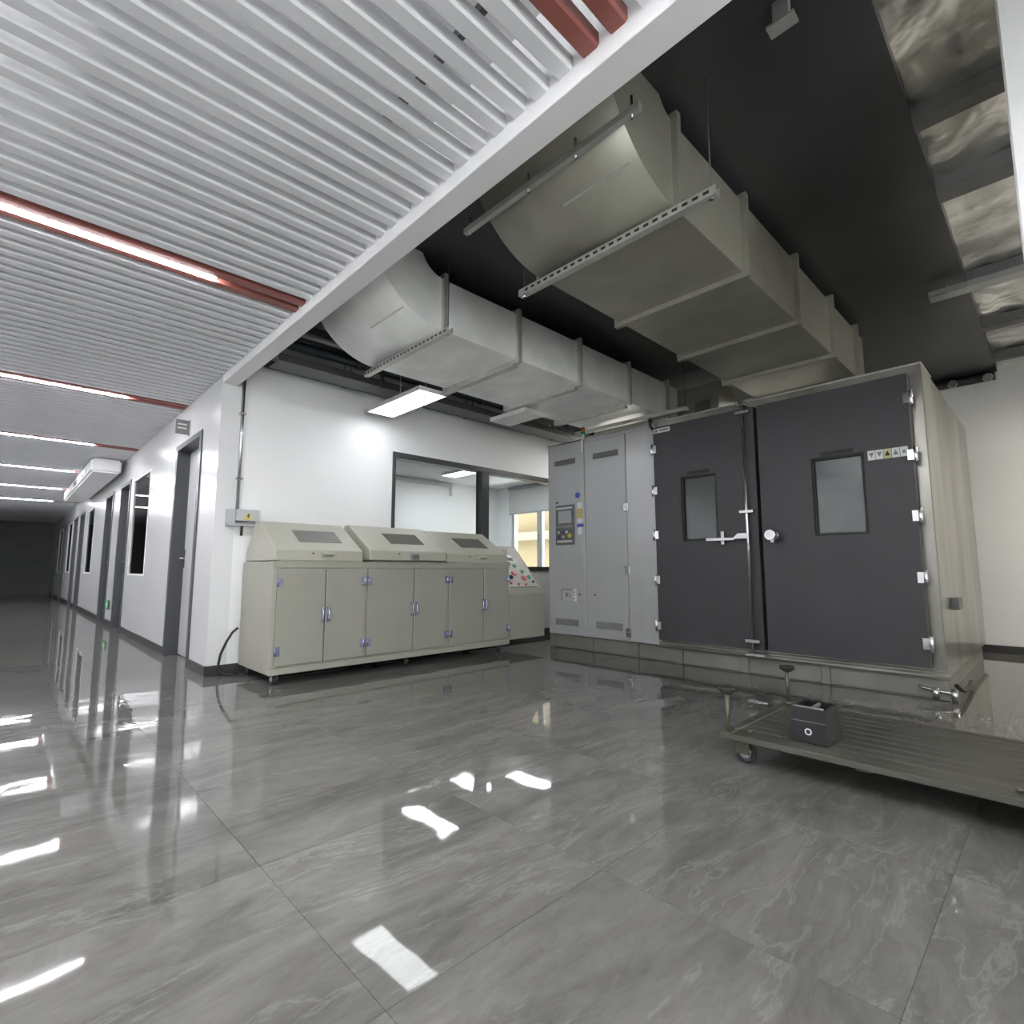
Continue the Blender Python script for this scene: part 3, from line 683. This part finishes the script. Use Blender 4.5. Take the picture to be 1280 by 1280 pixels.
# stickers
MB().cyl((px_-.0005, 3.83, 1.755), (px_-.002, 3.83, 1.755), .035, 24).build('blue_sticker', 'blue_sticker', p1)
MB().box(px_-.002, px_-.0005, 3.765, 3.84, 1.60, 1.67).build('sticker', 'paper', p1)
MB().box(px_-.002, px_-.0005, 3.765, 3.84, 1.485, 1.598).build('sticker', 'sticker_yellow', p1)
MB().box(px_-.002, px_-.0005, 3.765, 3.84, 1.435, 1.483).build('sticker', 'paper', p1)
MB().box(px_-.002, px_-.0005, 3.745, 3.845, 1.385, 1.42).build('sticker', 'blue_sticker', p1)
MB().box(px_-.002, px_-.0005, 3.775, 3.83, 1.30, 1.383).build('sticker', 'paper', p1)
pl = MB().box(px_-.003, px_-.0005, 3.88, 4.085, .545, .675).build('port_plate', 'cab_panel', p1, .001); pl.parent = K
MB().box(px_-.0042, px_-.0031, 3.88, 4.085, .668, .675).box(px_-.0042, px_-.0031, 4.078, 4.085, .545, .667).build('plate_border', 'ink', pl)
text('plate_text', 'P1', .085, facing_minus_x(px_-.004, 3.985, .60), 'ink', pl)
MB().box(px_-.02, px_-.0031, 3.86, 3.90, .615, .68).box(px_-.02, px_-.0031, 3.86, 3.90, .54, .605).build('latch', 'paper', pl, .004)
MB().cyl((px_-.0201, 3.88, .645), (px_-.024, 3.88, .645), .008, 10).cyl((px_-.0201, 3.88, .575), (px_-.024, 3.88, .575), .008, 10).build('latch_screw', 'ink', pl)
MB().cyl((px_-.0005, 3.81, .62), (px_-.012, 3.81, .62), .012, 12).build('lock', 'vent_dark', p1)
MB().cyl((px_-.0005, 3.60, .62), (px_-.012, 3.60, .62), .012, 12).build('lock', 'vent_dark', p2)
for z in (1.56, .89, .25): MB().box(px_-.018, px_-.0005, 3.14, 3.20, z-.045, z+.045).cyl((px_-.018, 3.17, z), (px_-.026, 3.17, z), .012, 12).build('latch', 'steel', p2, .004)
# signal tower
st = MB().box(KX-.03, KX-.019, 3.73, 3.76, 2.25, 2.42).cyl((KX-.01, 3.745, 2.413), (KX-.01, 3.745, 2.43), .02, 14).build('signal_tower', 'paper', K)
for i, m_ in enumerate(('lamp_body', 'tower_green', 'tower_amber', 'tower_red')):
    MB().cyl((KX-.01, 3.745, 2.4305+.028*i), (KX-.01, 3.745, 2.4305+.028*i+.0275), .024, 16).build('signal_lens', m_, st, .003)
# chamber doors
DX0, DX1 = KX-.105, KX-.021
def chamber_door(y0, y1, wy0, wy1, wz0, wz1, z0=.225, z1=2.325):
    b = MB().box(DX0, DX1, y0, wy0, z0, z1).box(DX0, DX1, wy1, y1, z0, z1).box(DX0, DX1, wy0, wy1, z0, wz0).box(DX0, DX1, wy0, wy1, wz1, z1)
    d = b.build('chamber_door', 'chamber_door', K)
    MB().box(DX0+.01, DX1, wy0, wy0+.02, wz0, wz1).box(DX0+.01, DX1, wy1-.02, wy1, wz0, wz1).box(DX0+.01, DX1, wy0+.02, wy1-.02, wz0, wz0+.02).box(DX0+.01, DX1, wy0+.02, wy1-.02, wz1-.02, wz1).build('window_gasket', 'gasket', d)
    MB().box(DX0+.035, DX0+.045, wy0+.021, wy1-.021, wz0+.021, wz1-.021).build('pane', 'door_glass', d)
    return d
dl = chamber_door(1.785, 2.775, 2.14, 2.49, 1.165, 1.79)
dr = chamber_door(.685, 1.755, .985, 1.35, 1.165, 1.79)
MB().box(KX-.0205, KX-.003, .70, 2.76, .23, 2.32).build('door_gasket', 'gasket', K)
MB().box(DX0-.004, DX0-.0005, 2.20, 2.42, 1.80, 1.83).build('window_header', 'gasket', dl)
MB().box(DX0-.004, DX0-.0005, 1.05, 1.28, 1.80, 1.83).build('window_header', 'gasket', dr)
# hinges
for y, d, zs in ((2.79, dl, (.36, .80, 1.24, 1.68, 2.10)), (.668, dr, (.39, .845, 1.28, 1.72, 2.14))):
    for z in zs:
        sgn = 1 if y > 2 else -1
        MB().cyl((DX0-.012, y, z-.055), (DX0-.012, y, z+.055), .013, 12).box(DX0-.012, DX0-.0005, y-.05 if sgn > 0 else y, y if sgn > 0 else y+.05, z-.04, z+.04).box(DX0-.012, KX-.03, y-.004, y+.004, z-.04, z+.04).build('hinge', 'chrome', d, .002)
# vertical latch rod with lever on the left door
ry = 1.865; rx = DX0-.035
MB().cyl((rx, ry, .17), (rx, ry, 2.37), .0125, 14).build('latch_rod', 'chrome', K)
for z in (.30, 1.40, 2.28): MB().box(rx-.018, DX0-.0005, ry-.06, ry+.06, z-.014, z+.014).build('rod_guide', 'steel', dl, .003)
MB().box(rx-.02, KX-.031, ry-.10, ry+.06, .175, .20).build('rod_keeper', 'steel', K, .003)
MB().box(rx-.016, KX-.021, ry-.02, ry+.03, 2.345, 2.385).build('rod_keeper', 'steel', K, .003)
lv = MB().prism([(ry-.01, 1.165), (ry+.10, 1.165), (ry+.12, 1.155), (ry+.37, 1.155), (ry+.37, 1.185), (ry+.12, 1.18), (ry+.08, 1.215), (ry-.01, 1.215)], 'x', rx-.022, rx-.013).build('latch_lever', 'chrome', dl, .003)
MB().box(rx-.012, DX0-.0005, ry+.205, ry+.235, 1.12, 1.24).build('lever_catch', 'steel', dl, .003)
# release knob on the right door
MB().cyl((DX0-.0005, 1.66, 1.185), (DX0-.02, 1.66, 1.185), .04, 18).cyl((DX0-.02, 1.66, 1.185), (DX0-.075, 1.66, 1.185), .02, 14).cyl((DX0-.075, 1.66, 1.185), (DX0-.105, 1.66, 1.185), .046, 18).build('release_knob', 'chrome', dr, .004)
MB().box(DX0-.10, DX0-.08, 1.63, 1.66, 1.12, 1.17).build('knob_tab', 'steel', dr, .003)
# labels on the doors
lb = MB().box(DX0-.002, DX0-.0005, 2.585, 2.765, 2.262, 2.308).build('name_label', 'paper', dl)
MB().box(DX0-.003, DX0-.0021, 2.605, 2.70, 2.278, 2.294).box(DX0-.003, DX0-.0021, 2.72, 2.752, 2.272, 2.300).build('label_print', 'grey_ink', dl)
for i in range(5):
    y = .935-.05*i; z = 1.752
    MB().box(DX0-.002, DX0-.0005, y-.0235, y+.0235, z-.036, z+.036).build('warning_label', 'paper' if i != 2 else 'pale_yellow', dr)
    if i < 2: pts = [(y-.017, z+.02), (y+.017, z+.02), (y, z-.018)]
    elif i < 4: pts = [(y-.017, z-.016), (y+.017, z-.016), (y, z+.022)]
    else: pts = [(y+.015*math.cos(t*PI/4)*(1 if t % 2 else .45), z+.02*math.sin(t*PI/4)*(1 if t % 2 else .45)) for t in range(8)]
    MB().prism(pts, 'x', DX0-.0032, DX0-.0021).build('warning_symbol', 'grey_ink' if i != 2 else 'ink', dr)
# side fittings
MB().box(5.16, 5.36, KY0-.05, KY0-.0005, .60, .69).build('side_socket', 'vent_dark', K, .004)
MB().tube([(4.83, KY0-.03, .10), (4.86, KY0-.05, .07), (4.95, KY0-.06, .05), (5.2, KY0-.06, .04), (5.45, KY0-.05, .04)], .014, 10).build('drain_hose', 'rubber', K)
MB().cyl((KX-.02, KY0+.06, .06), (KX-.10, KY0+.06, .06), .013, 12).cyl((KX-.10, KY0+.06, .03), (KX-.10, KY0+.06, .10), .02, 14).build('drain_tap', 'steel', K)
MB().tube([(KX-.01, KY0+.16, .085), (KX-.03, KY0+.14, .08), (KX-.035, KY0+.02, .065), (KX-.02, KY0-.03, .06)], .012, 10).build('drain_pipe', 'steel', K)
MB().cyl((KX-.02, KY0-.03, .004), (KX-.02, KY0-.03, .09), .02, 14).build('levelling_foot', 'steel', K)
# cable loop at the top of the left door
MB().tube([(KX-.03, 2.83, 2.41), (KX-.06, 2.83, 2.44), (KX-.09, 2.82, 2.42), (KX-.095, 2.81, 2.36), (KX-.06, 2.80, 2.32)], .014, 10).build('door_cable', 'cable', K)

# ------------------------------------------------------------------ flat trolley with upright posts, black bin
Cx0, Cx1, Cy0, Cy1, Cz = 2.46, 3.30, .05, 1.17, .15
T2 = thing('flat_trolley', (2.88, .6, 0), 'low flat trolley with grooved deck and disc topped posts in front of the chamber', 'trolley')
n = 9; wpl = (Cx1-Cx0-.10)/n
for i in range(n):
    MB().box(Cx0+.05+wpl*i+.0025, Cx0+.05+wpl*(i+1)-.0025, Cy0+.05, Cy1-.05, Cz-.018, Cz).build('deck_plank', 'plank', T2, .002)
MB().box(Cx0, Cx0+.05, Cy0, Cy1, Cz-.024, Cz+.002).box(Cx1-.05, Cx1, Cy0, Cy1, Cz-.024, Cz+.002).box(Cx0+.05, Cx1-.05, Cy0, Cy0+.0495, Cz-.024, Cz+.002).box(Cx0+.05, Cx1-.05, Cy1-.0495, Cy1, Cz-.024, Cz+.002).box(Cx0+.05, Cx1-.05, .58, .64, Cz-.045, Cz-.0185).build('deck_frame', 'plank', T2, .004)
for (x, y) in ((Cx0+.03, Cy1-.03), (Cx1-.03, Cy1-.03), (Cx0+.03, Cy0+.03), (Cx1-.03, Cy0+.03)):
    po = MB().cyl((x, y, Cz+.0025), (x, y, Cz+.185), .0105, 12).build('post', 'cart_steel', T2)
    MB().cyl((x, y, Cz+.175), (x, y, Cz+.190), .022, 18, .040).cyl((x, y, Cz+.190), (x, y, Cz+.205), .041, 18, .036).build('disc_pad', 'rubber', po)
    sx = 1 if x < 2.8 else -1; sy = -1 if y > .6 else 1
    MB().box(x-.03, x+.03, y-.028, y+.028, Cz+.0025, Cz+.008).build('post_plate', 'cart_steel', po, .001)
    for q_ in range(2):
        MB().cyl((x+sx*.05, y+sy*(.02+.06*q_), Cz+.0025), (x+sx*.05, y+sy*(.02+.06*q_), Cz+.016), .012, 6).build('bolt', 'cart_steel', T2)
    cs = MB().box(x-.032+sx*.09, x+.032+sx*.09, y-.032+sy*.02, y+.032+sy*.02, Cz-.034, Cz-.0245).box(x-.026+sx*.09, x-.021+sx*.09, y-.045+sy*.02, y+.015+sy*.02, .045, Cz-.034).box(x+.021+sx*.09, x+.026+sx*.09, y-.045+sy*.02, y+.015+sy*.02, .045, Cz-.034).build('caster', 'cart_steel', T2)
    MB().torus((x+sx*.09, y-.02+sy*.02, .050), (1, 0, 0), .036, .014, 22, 8).build('tyre', 'rubber', cs)
    MB().cyl((x-.012+sx*.09, y-.02+sy*.02, .050), (x+.012+sx*.09, y-.02+sy*.02, .050), .026, 18).build('wheel_hub', 'steel', cs)
# black open bin
B = thing('black_bin', (2.67, .83, Cz), 'small black open bin with a round white mark standing on the trolley', 'bin')
bx0, bx1, by0, by1, zb, zt = 2.575, 2.775, .745, .905, Cz+.004, Cz+.145
ins = .014
lo = [(bx0,by0,zb),(bx1,by0,zb),(bx1,by1,zb),(bx0,by1,zb)]; hi = [(bx0+ins,by0+ins,zt),(bx1-ins,by0+ins,zt),(bx1-ins,by1-ins,zt),(bx0+ins,by1-ins,zt)]
wi = .010
hi2 = [(bx0+ins+wi,by0+ins+wi,zt),(bx1-ins-wi,by0+ins+wi,zt),(bx1-ins-wi,by1-ins-wi,zt),(bx0+ins+wi,by1-ins-wi,zt)]
lo2 = [(bx0+wi*2,by0+wi*2,zb+.04),(bx1-wi*2,by0+wi*2,zb+.04),(bx1-wi*2,by1-wi*2,zb+.04),(bx0+wi*2,by1-wi*2,zb+.04)]
fc = [(3,2,1,0)]
for i in range(4):
    j = (i+1) % 4; fc += [(i, j, 4+j, 4+i), (4+i, 4+j, 8+j, 8+i), (8+i, 8+j, 12+j, 12+i)]
fc.append((12, 13, 14, 15))
MB().add(lo+hi+hi2+lo2, fc).build('bin_shell', 'bin_black', B)
MB().box(bx0+ins-.003, bx0+ins+wi+.002, by0+ins+.005, by1-ins-.005, zt+.0005, zt+.008).build('rim_bar', 'bin_grey', B, .002)
MB().box(bx0+ins+wi+.003, bx1-ins-wi-.003, .818, .832, zt-.02, zt-.002).build('handle_bar', 'bin_grey', B, .002)
MB().torus((bx0+.0025, .825, zb+.045), (1, 0, 0), .012, .0025, 20, 6).build('round_mark', 'paper', B)
MB().box(bx0+.004, bx0+.0075, by0+.012, by1-.012, zb+.085, zb+.088).build('seam', 'bin_grey', B)
